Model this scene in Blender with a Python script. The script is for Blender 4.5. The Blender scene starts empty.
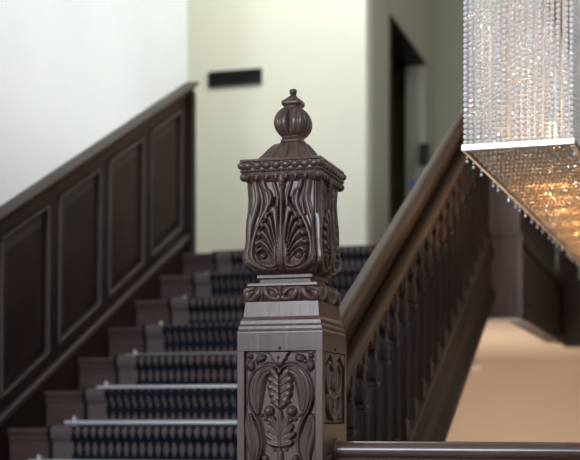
import bpy, math, random
import numpy as np
from mathutils import Vector, Matrix
random.seed(4); rng = np.random.default_rng(4)
S = 1.15          # metres per layout unit
M = .4703         # pitch of the flight
col = bpy.context.scene.collection
sc = bpy.context.scene

# ------------------------------------------------------------------ helpers
def tag(o, label=None, cat=None, group=None, kind=None):
    if label: o['label'] = label
    if cat: o['category'] = cat
    if group: o['group'] = group
    if kind: o['kind'] = kind
    return o

def empty(name, loc, label, cat, group=None):
    o = bpy.data.objects.new(name, None); col.objects.link(o)
    o.location = loc; o.empty_display_size = .1
    return tag(o, label, cat, group)

def wloc(o):
    p = Vector((0, 0, 0))
    while o is not None:
        p += Vector(o.location); o = o.parent
    return p

def unit_sphere(seg=12, rings=8):
    v = [(0, 0, 1)]; f = []
    for i in range(1, rings):
        t = math.pi * i / rings
        for j in range(seg):
            a = 2 * math.pi * j / seg
            v.append((math.sin(t) * math.cos(a), math.sin(t) * math.sin(a), math.cos(t)))
    v.append((0, 0, -1)); n = len(v) - 1
    for j in range(seg): f.append((0, 1 + j, 1 + (j + 1) % seg))
    for i in range(rings - 2):
        for j in range(seg):
            a = 1 + i * seg + j; b = 1 + i * seg + (j + 1) % seg
            f.append((a, a + seg, b + seg, b))
    o = 1 + (rings - 2) * seg
    for j in range(seg): f.append((o + j, n, o + (j + 1) % seg))
    return v, f
US = unit_sphere(); US2 = unit_sphere(10, 6)

class MB:
    def __init__(s): s.v = []; s.f = []; s.sm = []
    def add(s, v, f, smooth=False):
        n = len(s.v); s.v += [tuple(p) for p in v]
        for q in f: s.f.append(tuple(i + n for i in q)); s.sm.append(smooth)
        return s
    def box(s, x0, x1, y0, y1, z0, z1):
        v = [(x, y, z) for z in (z0, z1) for y in (y0, y1) for x in (x0, x1)]
        return s.add(v, [(0, 2, 3, 1), (4, 5, 7, 6), (0, 1, 5, 4), (2, 6, 7, 3), (0, 4, 6, 2), (1, 3, 7, 5)])
    def slope_box(s, x0, x1, y0, y1, w0, w1):      # z = w + M*y : follows the flight, vertical ends
        v = [(x, y, w + M * y) for w in (w0, w1) for y in (y0, y1) for x in (x0, x1)]
        return s.add(v, [(0, 2, 3, 1), (4, 5, 7, 6), (0, 1, 5, 4), (2, 6, 7, 3), (0, 4, 6, 2), (1, 3, 7, 5)])
    def prism_x(s, poly, x0, x1, smooth=False):    # poly in (y, z)
        n = len(poly)
        v = [(x0, y, z) for y, z in poly] + [(x1, y, z) for y, z in poly]
        s.add(v, [tuple(range(n))[::-1], tuple(range(n, 2 * n))])
        s.add(v, [(i, (i + 1) % n, n + (i + 1) % n, n + i) for i in range(n)], smooth)
        return s
    def sweep_slope(s, sec, y0, y1, flip=False, m=M):       # section in (x, w) swept along the pitch
        n = len(sec)
        v = [(x, y0, w + m * y0) for x, w in sec] + [(x, y1, w + m * y1) for x, w in sec]
        s.add(v, [tuple(range(n)), tuple(range(n, 2 * n))[::-1]])
        s.add(v, [(i, n + i, n + (i + 1) % n, (i + 1) % n) for i in range(n)], True)
        return s
    def loft(s, prof, cx, cy, seg=4, smooth=False):  # prof (z, hx, hy); square section
        v = []
        for z, hx, hy in prof:
            v += [(cx - hx, cy - hy, z), (cx + hx, cy - hy, z), (cx + hx, cy + hy, z), (cx - hx, cy + hy, z)]
        f = []
        for i in range(len(prof) - 1):
            for j in range(4):
                a = i * 4 + j; b = i * 4 + (j + 1) % 4
                f.append((a, b, b + 4, a + 4))
        s.add(v, f, smooth)
        n = len(prof) - 1
        return s.add(v[:4] + v[-4:], [(3, 2, 1, 0), (4, 5, 6, 7)])
    def lathe(s, prof, cx, cy, seg=16):
        v = []; f = []
        for z, r in prof:
            for j in range(seg):
                a = 2 * math.pi * j / seg
                v.append((cx + r * math.cos(a), cy + r * math.sin(a), z))
        for i in range(len(prof) - 1):
            for j in range(seg):
                a = i * seg + j; b = i * seg + (j + 1) % seg
                f.append((a, b, b + seg, a + seg))
        f.append(tuple(range(seg))[::-1]); f.append(tuple(range(len(v) - seg, len(v))))
        return s.add(v, f, True)
    def tube(s, p0, p1, r, seg=12, r1=None):
        p0 = Vector(p0); p1 = Vector(p1); d = (p1 - p0).normalized()
        a = d.orthogonal().normalized(); b = d.cross(a); r1 = r if r1 is None else r1
        v = []
        for p, q in ((p0, r), (p1, r1)):
            for j in range(seg):
                t = 2 * math.pi * j / seg
                v.append(p + (a * math.cos(t) + b * math.sin(t)) * q)
        s.add(v, [(j, (j + 1) % seg, seg + (j + 1) % seg, seg + j) for j in range(seg)], True)
        return s.add(v, [tuple(range(seg))[::-1], tuple(range(seg, 2 * seg))])
    def ball(s, c, r, rot=None, base=None):
        bv, bf = base or US
        v = []
        R = rot
        for p in bv:
            q = Vector((p[0] * r[0], p[1] * r[1], p[2] * r[2]))
            if R is not None: q = R @ q
            v.append((c[0] + q.x, c[1] + q.y, c[2] + q.z))
        return s.add(v, bf, True)
    def grid(s, P, smooth=True, flip=False):
        ny, nx = P.shape[:2]
        n = len(s.v)
        s.v += [tuple(p) for p in P.reshape(-1, 3).tolist()]
        for i in range(ny - 1):
            for j in range(nx - 1):
                a = n + i * nx + j
                q = (a, a + 1, a + nx + 1, a + nx)
                s.f.append(q[::-1] if flip else q); s.sm.append(smooth)
        return s
    def build(s, name, mat, parent=None, bevel=0, segs=2):
        me = bpy.data.meshes.new(name)
        o = Vector((0, 0, 0)) if parent is None else wloc(parent)
        me.from_pydata([(x - o.x, y - o.y, z - o.z) for x, y, z in s.v], [], s.f)
        me.polygons.foreach_set('use_smooth', s.sm)
        me.update()
        import bmesh
        if len(s.f) < 60000 and not getattr(s, 'keep', False):
            bm = bmesh.new(); bm.from_mesh(me); bmesh.ops.recalc_face_normals(bm, faces=bm.faces); bm.to_mesh(me); bm.free()
        ob = bpy.data.objects.new(name, me); col.objects.link(ob)
        ob.parent = parent
        if mat: me.materials.append(mat)
        if bevel:
            b = ob.modifiers.new('bevel', 'BEVEL'); b.width = bevel * S; b.segments = segs; b.limit_method = 'ANGLE'; b.angle_limit = math.radians(40)
        return ob

def base_origin(o, p):
    """move the origin of an unparented mesh to p"""
    p = Vector(p); d = p - Vector(o.location)
    o.data.transform(Matrix.Translation(-d)); o.location = p

# ------------------------------------------------------------------ materials
def mat_new(name):
    m = bpy.data.materials.new(name); m.use_nodes = True
    return m, m.node_tree, m.node_tree.nodes['Principled BSDF']
def nn(t, k, **kw):
    n = t.nodes.new(k)
    for a, b in kw.items(): setattr(n, a, b)
    return n

def wood(name, c0, c1, rough=.38, axis='z', coat=.25, bump=.15, spec=.5):
    m, t, p = mat_new(name)
    tc = nn(t, 'ShaderNodeTexCoord'); mp = nn(t, 'ShaderNodeMapping')
    sc_ = {'z': (38, 38, 2.2), 'y': (38, 2.2, 38), 'x': (2.2, 38, 38)}[axis]
    mp.inputs['Scale'].default_value = sc_
    t.links.new(tc.outputs['Object'], mp.inputs['Vector'])
    n1 = nn(t, 'ShaderNodeTexNoise'); n1.inputs['Scale'].default_value = 1.6; n1.inputs['Detail'].default_value = 6; n1.inputs['Distortion'].default_value = .6
    t.links.new(mp.outputs[0], n1.inputs['Vector'])
    n2 = nn(t, 'ShaderNodeTexNoise'); n2.inputs['Scale'].default_value = 3.5; n2.inputs['Detail'].default_value = 3
    t.links.new(tc.outputs['Object'], n2.inputs['Vector'])
    mx = nn(t, 'ShaderNodeMath', operation='MULTIPLY_ADD'); mx.inputs[1].default_value = .6
    t.links.new(n1.outputs['Fac'], mx.inputs[0])
    m3 = nn(t, 'ShaderNodeMath', operation='MULTIPLY'); m3.inputs[1].default_value = .4
    t.links.new(n2.outputs['Fac'], m3.inputs[0]); t.links.new(m3.outputs[0], mx.inputs[2])
    r = nn(t, 'ShaderNodeValToRGB'); r.color_ramp.elements[0].position = .32; r.color_ramp.elements[1].position = .68
    r.color_ramp.elements[0].color = (*c0, 1); r.color_ramp.elements[1].color = (*c1, 1)
    t.links.new(mx.outputs[0], r.inputs[0]); t.links.new(r.outputs[0], p.inputs['Base Color'])
    rr = nn(t, 'ShaderNodeMapRange'); rr.inputs['To Min'].default_value = rough - .07; rr.inputs['To Max'].default_value = rough + .12
    t.links.new(n1.outputs['Fac'], rr.inputs[0]); t.links.new(rr.outputs[0], p.inputs['Roughness'])
    b = nn(t, 'ShaderNodeBump'); b.inputs['Strength'].default_value = bump; b.inputs['Distance'].default_value = .002
    t.links.new(n1.outputs['Fac'], b.inputs['Height']); t.links.new(b.outputs[0], p.inputs['Normal'])
    p.inputs['Specular IOR Level'].default_value = spec
    p.inputs['Coat Weight'].default_value = coat; p.inputs['Coat Roughness'].default_value = .25
    return m

def plaster(name, c, rough=.85, var=.03):
    m, t, p = mat_new(name)
    tc = nn(t, 'ShaderNodeTexCoord'); n = nn(t, 'ShaderNodeTexNoise'); n.inputs['Scale'].default_value = 1.3; n.inputs['Detail'].default_value = 4
    t.links.new(tc.outputs['Object'], n.inputs['Vector'])
    r = nn(t, 'ShaderNodeValToRGB'); r.color_ramp.elements[0].position = .3; r.color_ramp.elements[1].position = .7
    r.color_ramp.elements[0].color = (*[k * (1 - var) for k in c], 1); r.color_ramp.elements[1].color = (*[min(1, k * (1 + var)) for k in c], 1)
    t.links.new(n.outputs['Fac'], r.inputs[0]); t.links.new(r.outputs[0], p.inputs['Base Color'])
    p.inputs['Roughness'].default_value = rough
    n3 = nn(t, 'ShaderNodeTexNoise'); n3.inputs['Scale'].default_value = 90
    t.links.new(tc.outputs['Object'], n3.inputs['Vector'])
    b = nn(t, 'ShaderNodeBump'); b.inputs['Strength'].default_value = .08; b.inputs['Distance'].default_value = .003
    t.links.new(n3.outputs['Fac'], b.inputs['Height']); t.links.new(b.outputs[0], p.inputs['Normal'])
    return m

def simple(name, c, rough=.5, metal=0, emit=None, es=0, var=.06):
    m, t, p = mat_new(name)
    tc = nn(t, 'ShaderNodeTexCoord'); n = nn(t, 'ShaderNodeTexNoise'); n.inputs['Scale'].default_value = 25
    t.links.new(tc.outputs['Object'], n.inputs['Vector'])
    r = nn(t, 'ShaderNodeMapRange'); r.inputs['To Min'].default_value = max(0, rough - .05); r.inputs['To Max'].default_value = min(1, rough + .05)
    t.links.new(n.outputs['Fac'], r.inputs[0]); t.links.new(r.outputs[0], p.inputs['Roughness'])
    p.inputs['Base Color'].default_value = (*c, 1); p.inputs['Metallic'].default_value = metal
    if emit: p.inputs['Emission Color'].default_value = (*emit, 1); p.inputs['Emission Strength'].default_value = es
    return m

W_NEWEL = wood('carved_oak', (.034, .019, .0155), (.115, .069, .057), .33, 'z', .18, .35, .45)
W_DARK = wood('dark_panel_oak', (.011, .0055, .004), (.032, .0145, .0095), .5, 'z', .0, .1, .25)
W_TREAD = wood('tread_oak', (.050, .030, .025), (.100, .062, .052), .5, 'x', .0, .1, .3)
W_RAIL = wood('handrail_oak', (.040, .021, .014), (.088, .048, .029), .48, 'y', .0, .1, .3)
W_RAIL_X = wood('lower_handrail_oak', (.050, .026, .020), (.105, .056, .042), .28, 'x', .45)
W_BAL = wood('baluster_oak', (.016, .0085, .0075), (.046, .027, .024), .48, 'z', .0, .1, .3)
W_GREY = wood('upper_newel_oak', (.11, .094, .105), (.18, .155, .175), .5, 'z', .0, .1, .3)
P_WHITE = plaster('white_plaster', (.80, .81, .80))
P_CREAM = plaster('cream_plaster', (.80, .80, .70))
P_GREY = plaster('greige_plaster', (.50, .465, .40))
P_GREEN = plaster('sage_plaster', (.36, .375, .30))
P_BEIGE = plaster('beige_plaster', (.72, .585, .475))
P_CEIL = plaster('ceiling_plaster', (.80, .80, .78))
W_STRING = wood('string_oak', (.010, .0058, .0048), (.026, .0145, .012), .55, 'y', .0, .1, .18)
FLOOR = wood('floor_oak', (.05, .032, .025), (.10, .065, .05), .4, 'x', .2)
STEEL = simple('satin_metal', (.90, .94, .96), .38, .45)
BLACK = simple('black_metal', (.012, .013, .014), .45)
BRONZE = simple('bronze_frame', (.28, .17, .10), .35, .8)
WHITE = simple('white_paint', (.8, .8, .8), .5)
PAPER = simple('notice_paper', (.75, .77, .80), .6)
BLUE = simple('blue_print', (.30, .45, .90), .5)
GLOWB = simple('lamp_glass', (.9, .7, .4), .3, 0, (1, .60, .22), 4)
PALE = simple('pale_plastic', (.9, .85, .80), .45)

def crystal(name, tint=(.93, .93, .94), tr=.55):
    m, t, p = mat_new(name)
    p.inputs['Base Color'].default_value = (*tint, 1); p.inputs['Roughness'].default_value = .07
    p.inputs['Transmission Weight'].default_value = tr; p.inputs['IOR'].default_value = 1.55
    tc = nn(t, 'ShaderNodeTexCoord'); n = nn(t, 'ShaderNodeTexNoise'); n.inputs['Scale'].default_value = 160
    t.links.new(tc.outputs['Object'], n.inputs['Vector'])
    b = nn(t, 'ShaderNodeBump'); b.inputs['Strength'].default_value = .25; b.inputs['Distance'].default_value = .001
    t.links.new(n.outputs['Fac'], b.inputs['Height']); t.links.new(b.outputs[0], p.inputs['Normal'])
    return m
CRYS = crystal('clear_crystal', (.90, .89, .88), .10); CRYS_LAMPLIT = crystal('lamplit_crystal', (.96, .85, .73), .35); CRYS_RIM = crystal('white_crystal_trim', (.97, .97, .98), .2)  # netting beads tinted amber: the lamps' golden glow put into their colour

def carpet_mat():
    m, t, p = mat_new('runner_carpet')
    uv = nn(t, 'ShaderNodeUVMap'); sp = nn(t, 'ShaderNodeSeparateXYZ'); t.links.new(uv.outputs[0], sp.inputs[0])
    def ma(op, a, b=None, c=None):
        n = nn(t, 'ShaderNodeMath', operation=op)
        for i, q in enumerate((a, b, c)):
            if q is None: continue
            if isinstance(q, (int, float)): n.inputs[i].default_value = q
            else: t.links.new(q, n.inputs[i])
        return n.outputs[0]
    x, s_ = sp.outputs[0], sp.outputs[1]
    wob = ma('ABSOLUTE', ma('SUBTRACT', ma('FRACT', ma('DIVIDE', s_, .0712)), .5))        # 0..0.5
    fx = ma('ABSOLUTE', ma('SUBTRACT', ma('FRACT', ma('DIVIDE', x, .0305)), .5))            # 0..0.5
    wid = ma('MULTIPLY_ADD', wob, -.82, .55)
    dark = ma('LESS_THAN', fx, wid)
    W = 1.205
    d = ma('SUBTRACT', W / 2, ma('ABSOLUTE', ma('SUBTRACT', x, W / 2)))                    # distance from the nearer edge
    field = ma('GREATER_THAN', d, .092); edge = ma('LESS_THAN', d, .016)
    k = ma('MAXIMUM', ma('MULTIPLY', field, dark), edge)
    n = nn(t, 'ShaderNodeTexNoise'); n.inputs['Scale'].default_value = 260; t.links.new(uv.outputs[0], n.inputs['Vector'])
    mix = nn(t, 'ShaderNodeMix', data_type='RGBA')
    mix.inputs[6].default_value = (.18, .142, .138, 1); mix.inputs[7].default_value = (.010, .014, .026, 1)
    t.links.new(k, mix.inputs[0])
    m2 = nn(t, 'ShaderNodeMix', data_type='RGBA', blend_type='MULTIPLY'); m2.inputs[0].default_value = .5
    t.links.new(mix.outputs[2], m2.inputs[6]); t.links.new(n.outputs['Fac'], m2.inputs[7])
    t.links.new(m2.outputs[2], p.inputs['Base Color']); p.inputs['Roughness'].default_value = .95
    p.inputs['Specular IOR Level'].default_value = .15
    b = nn(t, 'ShaderNodeBump'); b.inputs['Strength'].default_value = .5; b.inputs['Distance'].default_value = .003
    t.links.new(n.outputs['Fac'], b.inputs['Height']); t.links.new(b.outputs[0], p.inputs['Normal'])
    return m
CARPET = carpet_mat()

# ------------------------------------------------------------------ carving (height fields)
def smooth_line(pts, n=10, closed=False):
    P = [np.array(p, float) for p in pts]
    P = [2 * P[0] - P[1]] + P + [2 * P[-1] - P[-2]]
    out = []
    for i in range(1, len(P) - 2):
        for k in range(n):
            t = k / n
            out.append(.5 * ((2 * P[i]) + (-P[i - 1] + P[i + 1]) * t + (2 * P[i - 1] - 5 * P[i] + 4 * P[i + 1] - P[i + 2]) * t * t + (-P[i - 1] + 3 * P[i] - 3 * P[i + 1] + P[i + 2]) * t ** 3))
    out.append(P[-2]); return np.array(out)

def dist_line(X, Y, pts):
    L = smooth_line(pts, 7); seg = np.linalg.norm(np.diff(L, axis=0), axis=1); cum = np.concatenate([[0], np.cumsum(seg)]); tot = cum[-1] or 1
    D = np.full(X.shape, 1e9); T = np.zeros(X.shape); SD = np.zeros(X.shape)
    for i in range(len(seg)):
        if seg[i] < 1e-9: continue
        ax, ay = L[i]; dx, dy = (L[i + 1] - L[i]) / seg[i]
        px, py = X - ax, Y - ay
        t = np.clip(px * dx + py * dy, 0, seg[i])
        ex, ey = px - t * dx, py - t * dy
        d = np.hypot(ex, ey); k = d < D
        D[k] = d[k]; T[k] = ((cum[i] + t) / tot)[k]; SD[k] = (dx * ey - dy * ex)[k]
    return D, T, SD

class Relief:
    def __init__(s, X, Y, H): s.X, s.Y, s.H = X, Y, H
    def both(s, cx, fn):
        fn(s.X); fn(2 * cx - s.X)
    def ridge(s, X, pts, w, h, taper=.0, base=0., vein=0, sharp=.5):
        D, T, SD = dist_line(X, s.Y, pts)
        ww = w * np.ones_like(T)
        if taper == 1: ww = w * np.sqrt(np.clip(1 - (T * .98) ** 2.2, 0, 1)) + .6
        if taper == 2: ww = w * np.sin(np.pi * np.clip(T * .94 + .05, 0, 1)) ** .75 + .5
        if taper == 3: ww = w * (.25 + .75 * np.sin(np.pi * np.clip(T, 0, 1) ** 1.4 * .8 + .15))
        q = np.clip(1 - (D / ww) ** 2, 0, 1) ** sharp
        hh = base + h * q
        if vein:
            hh = hh - vein * np.exp(-(D / 2.2) ** 2) * (q > 0)
        s.H = np.where(q > 0, np.maximum(s.H, hh), s.H)
    def stripes(s, X, pts, w, h, n, base=0., taper=2):   # a leaf with lengthwise flutes
        D, T, SD = dist_line(X, s.Y, pts)
        ww = w * np.sin(np.pi * np.clip(T * .92 + .06, 0, 1)) ** .6 + .5
        q = np.clip(1 - (D / ww) ** 2, 0, 1) ** .34
        fl = .5 + .5 * np.cos(SD / ww * np.pi * n)
        s.H = np.where(q > 0, np.maximum(s.H, base + h * (q * .70 + .26 * fl * q)), s.H)
    def groove(s, X, pts, w, h):
        D, T, SD = dist_line(X, s.Y, pts)
        s.H = s.H - h * np.exp(-(D / w) ** 2)
    def boss(s, X, c, r, h, base=0., ry=None, ang=0):
        dx, dy = X - c[0], s.Y - c[1]; ca, sa = math.cos(ang), math.sin(ang)
        u, v = (dx * ca + dy * sa) / r, (-dx * sa + dy * ca) / (ry or r)
        q = np.clip(1 - u * u - v * v, 0, 1) ** .5
        s.H = np.where(q > 0, np.maximum(s.H, base + h * q), s.H)
    def pit(s, X, c, r, h):
        d = np.hypot(X - c[0], s.Y - c[1]); s.H = s.H - h * np.clip(1 - (d / r) ** 4, 0, 1)

# ------------------------------------------------------------------ the carved newel
NX, NY, DF = -.845, 2.948, 1.12
FL = -.883        # lower landing floor
PXM = .00226; ZPX = .002168
def zy(y): return (420 - y) * ZPX
newel = empty('newel_post', (NX, NY, FL), 'tall carved dark oak newel post with urn finial, in sharp focus at the centre', 'newel post')

def face_pts(k, s, n):
    """face k (0 front, 1 right, 2 back, 3 left): tangent coordinate s, outward coordinate n -> x, y"""
    if k == 0: return NX + s, NY - n * DF
    if k == 1: return NX + n, NY + s * DF
    if k == 2: return NX - s, NY + n * DF
    return NX - n, NY - s * DF

HB = 85.3 * PXM / 2
ZP1 = zy(351)                       # top of panels
# block: core and raised frame
b = MB(); ZB = zy(333)
rec = .0100; mg = 7.1 * PXM
core = HB - rec - .006
b.box(NX - core, NX + core, NY - core * DF, NY + core * DF, FL, ZB)
for sx in (-1, 1):
    for sy in (-1, 1):
        xs = sorted((NX + sx * HB, NX + sx * (HB - mg))); ys = sorted((NY + sy * HB * DF, NY + sy * (HB - mg) * DF))
        b.box(xs[0], xs[1], ys[0], ys[1], FL, ZP1)
b.box(NX - HB, NX + HB, NY - HB * DF, NY + HB * DF, ZP1, ZB)
for k in range(4):
    panels = [(-.62, ZP1)] if k in (0, 2) else [(-.62, -.075), (zy(424), ZP1)]
    edges = [FL] + [z for p in panels for z in p][:-1]
    for i in range(0, len(edges), 2):
        z0, z1 = edges[i], edges[i + 1]
        x0, y0 = face_pts(k, -(HB - mg), HB); x1, y1 = face_pts(k, HB - mg, core)
        xs = sorted((x0, x1)); ys = sorted((y0, y1)); b.box(xs[0], xs[1], ys[0], ys[1], z0, z1)
b.build('block', W_NEWEL, newel, bevel=.0008)
# small turned boss holes above each panel
for k in (0, 1):
    x, y = face_pts(k, 0, HB); b = MB(); b.ball((x, y, zy(348.0)), (.0038, .0038, .0038), base=US2); b.build('boss', W_NEWEL, newel)

def front_relief(s, z):
    # crop units: x 15..298, centre 157 ; y 22 at the top, 4 per photo pixel
    X = 157 + s / (PXM / 4); Y = 22 + (ZP1 - z) / (ZPX / 4)
    YM = 478.
    Y = np.where(Y > YM, 2 * YM - Y, Y); Y = np.where(Y < 22, 22, Y)
    Y = np.where(Y > YM, YM, Y)
    R = Relief(X, Y, np.zeros_like(X)); C = 157
    f = .0078
    # tongue falling from the frame
    tong = [(104, 20), (122, 29), (134, 42), (138, 58)]
    lim = np.interp(np.abs(X - 153), [0, 10, 18, 26, 34, 46, 60], [86, 80, 66, 52, 38, 27, 20])
    R.H = np.where(Y < lim, np.maximum(R.H, f * np.clip((lim - Y) / 3, 0, 1)), R.H)
    R.boss(X, (153, 66), 12, .003, f - .002); R.both(153, lambda x: R.boss(x, (131, 50), 9, .003, f - .003))
    R.pit(X, (153, 50), 5, .004)
    # berry sprigs in the top corners
    def sprig(x):
        R.boss(x, (38, 80), 17, .0092, 0, 24, -.25); R.boss(x, (78, 50), 23, .0092, 0, 16, -.35); R.boss(x, (36, 42), 11, .0075)
        R.groove(x, [(30, 62), (36, 80), (34, 96)], 1.6, .0025); R.groove(x, [(66, 58), (82, 50), (96, 44)], 1.6, .0025)
        R.ridge(x, [(38, 60), (56, 62), (62, 70)], 4, .005)
    R.both(C, sprig)
    # outer leaves inside the heart
    def leafs(x):
        R.stripes(x, [(124, 92), (84, 108), (62, 150), (56, 205), (66, 272)], 36, .0098, 3.4)
        R.stripes(x, [(34, 284), (36, 325), (50, 375), (56, 425), (46, 470)], 32, .0092, 3)
        for i, (tx, ty) in enumerate([(128, 108), (120, 138), (119, 168), (124, 196), (134, 220)]):
            R.ridge(x, [(156, 132 + i * 27), (142, 120 + i * 27), (tx, ty - 4)], 15, .0075, taper=0, base=.002, vein=.0014)
            R.boss(x, (tx + 4, ty), 17, .0080, .0015)
        R.boss(x, (112, 262), 22, .0115)
        R.boss(x, (98, 292), 10, .006); R.boss(x, (116, 298), 10, .0055); R.boss(x, (82, 278), 8, .005)
        R.groove(x, [(94, 270), (108, 282), (126, 278)], 2, .0018)
        # palmette petals
        for tx, ty in [(128, 292), (112, 322), (104, 354), (112, 386)]:
            R.ridge(x, [(157, 402), (150 - (157 - tx) * .15, (ty + 402) / 2 + 2), (tx, ty)], 16, .0075, taper=3, base=.002, vein=.0022)
        R.boss(x, (134, 414), 8, .0055); R.pit(x, (134, 414), 4, .004)
        R.boss(x, (96, 452), 14, .0085); R.boss(x, (118, 470), 12, .007)
    R.both(C, leafs)
    R.ridge(X, [(157, 405), (157, 340), (157, 268)], 15, .0095, taper=3, base=.002, vein=.0026)
    R.ridge(X, [(157, 430), (157, 478)], 13, .008)
    R.groove(X, [(157, 108), (157, 170), (157, 240)], 2.4, .005)
    # heart-shaped strap
    strap = [(157, 110), (150, 92), (124, 79), (88, 83), (54, 106), (34, 148), (29, 192), (37, 240), (52, 274), (70, 306), (81, 345), (86, 392), (80, 432), (62, 478)]
    R.both(C, lambda x: R.groove(x, strap, 6.5, .0065))
    R.both(C, lambda x: R.ridge(x, strap, 3.6, .0035, base=.0055))
    R.both(C, lambda x: R.ridge(x, [(157, 246), (140, 232), (118, 226)], 3, .003, base=.0045))
    edge = np.minimum(np.minimum(X - 15, 299 - X), Y - 22)
    R.H = np.where(edge < 3.2, -.0015, R.H)
    R.H = np.where((edge > 3.2) & (edge < 6.4), np.maximum(R.H, .003), R.H)
    return R.H

def side_relief(s, z, z0, z1): return .85 * side_relief_(s, z, z0, z1)
def side_relief_(s, z, z0, z1):
    X = s / (HB - mg); Y = (z1 - z) / ((z1 - z0)) * 2.1     # X -1..1, Y 0..2.1
    X, Y = X * 70, Y * 70
    R = Relief(X, Y, np.zeros_like(X))
    lim = np.interp(np.abs(X), [0, 8, 20, 34, 52, 70], [34, 30, 16, 8, 22, 30])
    R.H = np.where(Y < lim, .0088 * np.clip((lim - Y) / 3, 0, 1), R.H)
    def loops(x):
        R.stripes(x, [(30, 28), (26, 48), (28, 70), (34, 84)], 13, .007, 2)
        R.stripes(x, [(24, 86), (16, 104), (12, 122), (5, 134)], 10, .007, 2)
        R.ridge(x, [(3, 34), (14, 26), (34, 22), (48, 40), (48, 64), (34, 86), (8, 96), (2, 110)], 4, .004, base=.0045)
        R.ridge(x, [(3, 96), (24, 84), (38, 92), (36, 112), (20, 128), (2, 138)], 3.6, .004, base=.0045)
        R.stripes(x, [(58, 96), (54, 116), (56, 138)], 9, .005, 2)
        R.boss(x, (9, 62), 8, .0085, 0, 14)
    R.both(0, loops)
    R.boss(X, (0, 137), 9, .008); R.boss(X, (0, 90), 8, .007)
    edge = np.minimum(np.minimum(X + 70, 70 - X), np.minimum(Y, 147 - Y))
    R.H = np.where(edge < 2, -.001, R.H); R.H = np.where((edge > 2) & (edge < 6), np.maximum(R.H, .0045), R.H)
    return R.H

def panel(k, z0, z1, fn, nx, nz, low=False):
    w = HB - mg - .0002
    s_ = np.linspace(-w, w, nx); z_ = np.linspace(z1, z0, nz)
    Sg, Zg = np.meshgrid(s_, z_)
    H = fn(Sg, Zg)
    n = HB - rec + H * 1.32
    P = np.zeros((nz, nx, 3))
    x, y = face_pts(k, Sg, n)
    P[..., 0], P[..., 1], P[..., 2] = x, y, Zg
    m = MB(); m.keep = True; m.grid(P, flip=True)
    return m
panel(0, -.62, ZP1, front_relief, 170, 560).build('carved_panel', W_NEWEL, newel)
z0s = zy(424)
panel(1, z0s, ZP1, lambda s, z: side_relief(s, z, z0s, ZP1), 110, 110).build('carved_panel', W_NEWEL, newel)
panel(1, -.62, -.075, lambda s, z: front_relief(s, z - .1), 70, 200).build('carved_panel', W_NEWEL, newel)
panel(3, z0s, ZP1, lambda s, z: side_relief(s, z, z0s, ZP1), 60, 60).build('carved_panel', W_NEWEL, newel)
panel(3, -.62, -.075, lambda s, z: front_relief(s, z - .1), 60, 150).build('carved_panel', W_NEWEL, newel)
panel(2, -.62, ZP1, front_relief, 70, 220).build('carved_panel', W_NEWEL, newel)

# sloping shoulder with its mouldings
def sq(prof, name, mat=W_NEWEL, bevel=.0008):
    m = MB(); m.loft([(z, h, h * DF) for z, h in prof], NX, NY); return m.build(name, mat, newel, bevel=bevel)
hx = lambda px: px * PXM / 2
sq([(zy(333), hx(85.3)), (zy(331.5), hx(85)), (zy(329.5), hx(83.5)), (zy(328.5), hx(83.6)), (zy(326), hx(83.2)), (zy(323.5), hx(81)), (zy(321.5), hx(80.6)), (zy(320), hx(80.4)), (zy(318.5), hx(78.5)), (zy(316), hx(76.5)), (zy(304), hx(73.6)), (zy(301), hx(73))], 'shoulder')
# leaf-carved torus
def torus_relief(s_, a):            # a 0..1 from bottom to top ; units: 230 centre, y 375..450
    X = 230 + s_ / (PXM / 5.04); Y = 452 - 78 * a
    R = Relief(X, Y, np.zeros_like(X))
    def h(x):
        R.ridge(x, [(20, 432), (50, 444), (88, 432), (116, 406), (124, 388)], 17, .0085, taper=0, base=.001)
        R.groove(x, [(42, 428), (66, 426), (92, 408)], 5, .0060)
        R.ridge(x, [(30, 410), (56, 398), (88, 388)], 10, .0065, taper=0, base=.001)
        R.ridge(x, [(146, 388), (162, 414), (192, 434), (222, 432)], 17, .0085, taper=0, base=.001)
        R.groove(x, [(168, 404), (186, 418), (206, 420)], 5, .0060)
        R.ridge(x, [(170, 388), (196, 396), (214, 410)], 10, .0065, taper=0, base=.001)
        R.ridge(x, [(134, 384), (134, 440)], 5, .006, base=.001)
    R.both(230, h)
    R.ridge(X, [(230, 384), (230, 446)], 6, .010, base=.001)
    return R.H * np.clip(a / .1, 0, 1) * np.clip((1 - a) / .1, 0, 1)
m = MB(); m.keep = True
for k in range(4):
    nx, nz = (190, 44) if k < 2 else (70, 20)
    A_, Q = np.meshgrid(np.linspace(0, 1, nz), np.linspace(-1, 1, nx), indexing='ij')
    th_ = math.pi * (A_ - .5)
    HW = hx(66) + .0085 * np.cos(th_)
    Z = zy(293.3) + np.sin(th_) * 7.8 * ZPX
    H = torus_relief(Q * HW, A_) * np.clip((1 - np.abs(Q)) / .05, 0, 1)
    x, y = face_pts(k, Q * HW, HW + H)
    P = np.zeros((nz, nx, 3)); P[..., 0], P[..., 1], P[..., 2] = x, y, Z
    m.grid(P)
for sx in (-1, 1):
    for sy in (-1, 1):
        m.ball((NX + sx * hx(69), NY + sy * hx(69) * DF, zy(293.5)), (.0105, .0105, .0135))
m.build('leaf_torus', W_NEWEL, newel)
sq([(zy(286), hx(66)), (zy(285.2), hx(66)), (zy(285), hx(70.5)), (zy(282), hx(70)), (zy(281.6), hx(52)), (zy(277), hx(50.5)), (zy(276.4), hx(55.5)), (zy(273), hx(55.5)), (zy(271), hx(50))], 'neck_moulding')

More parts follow.
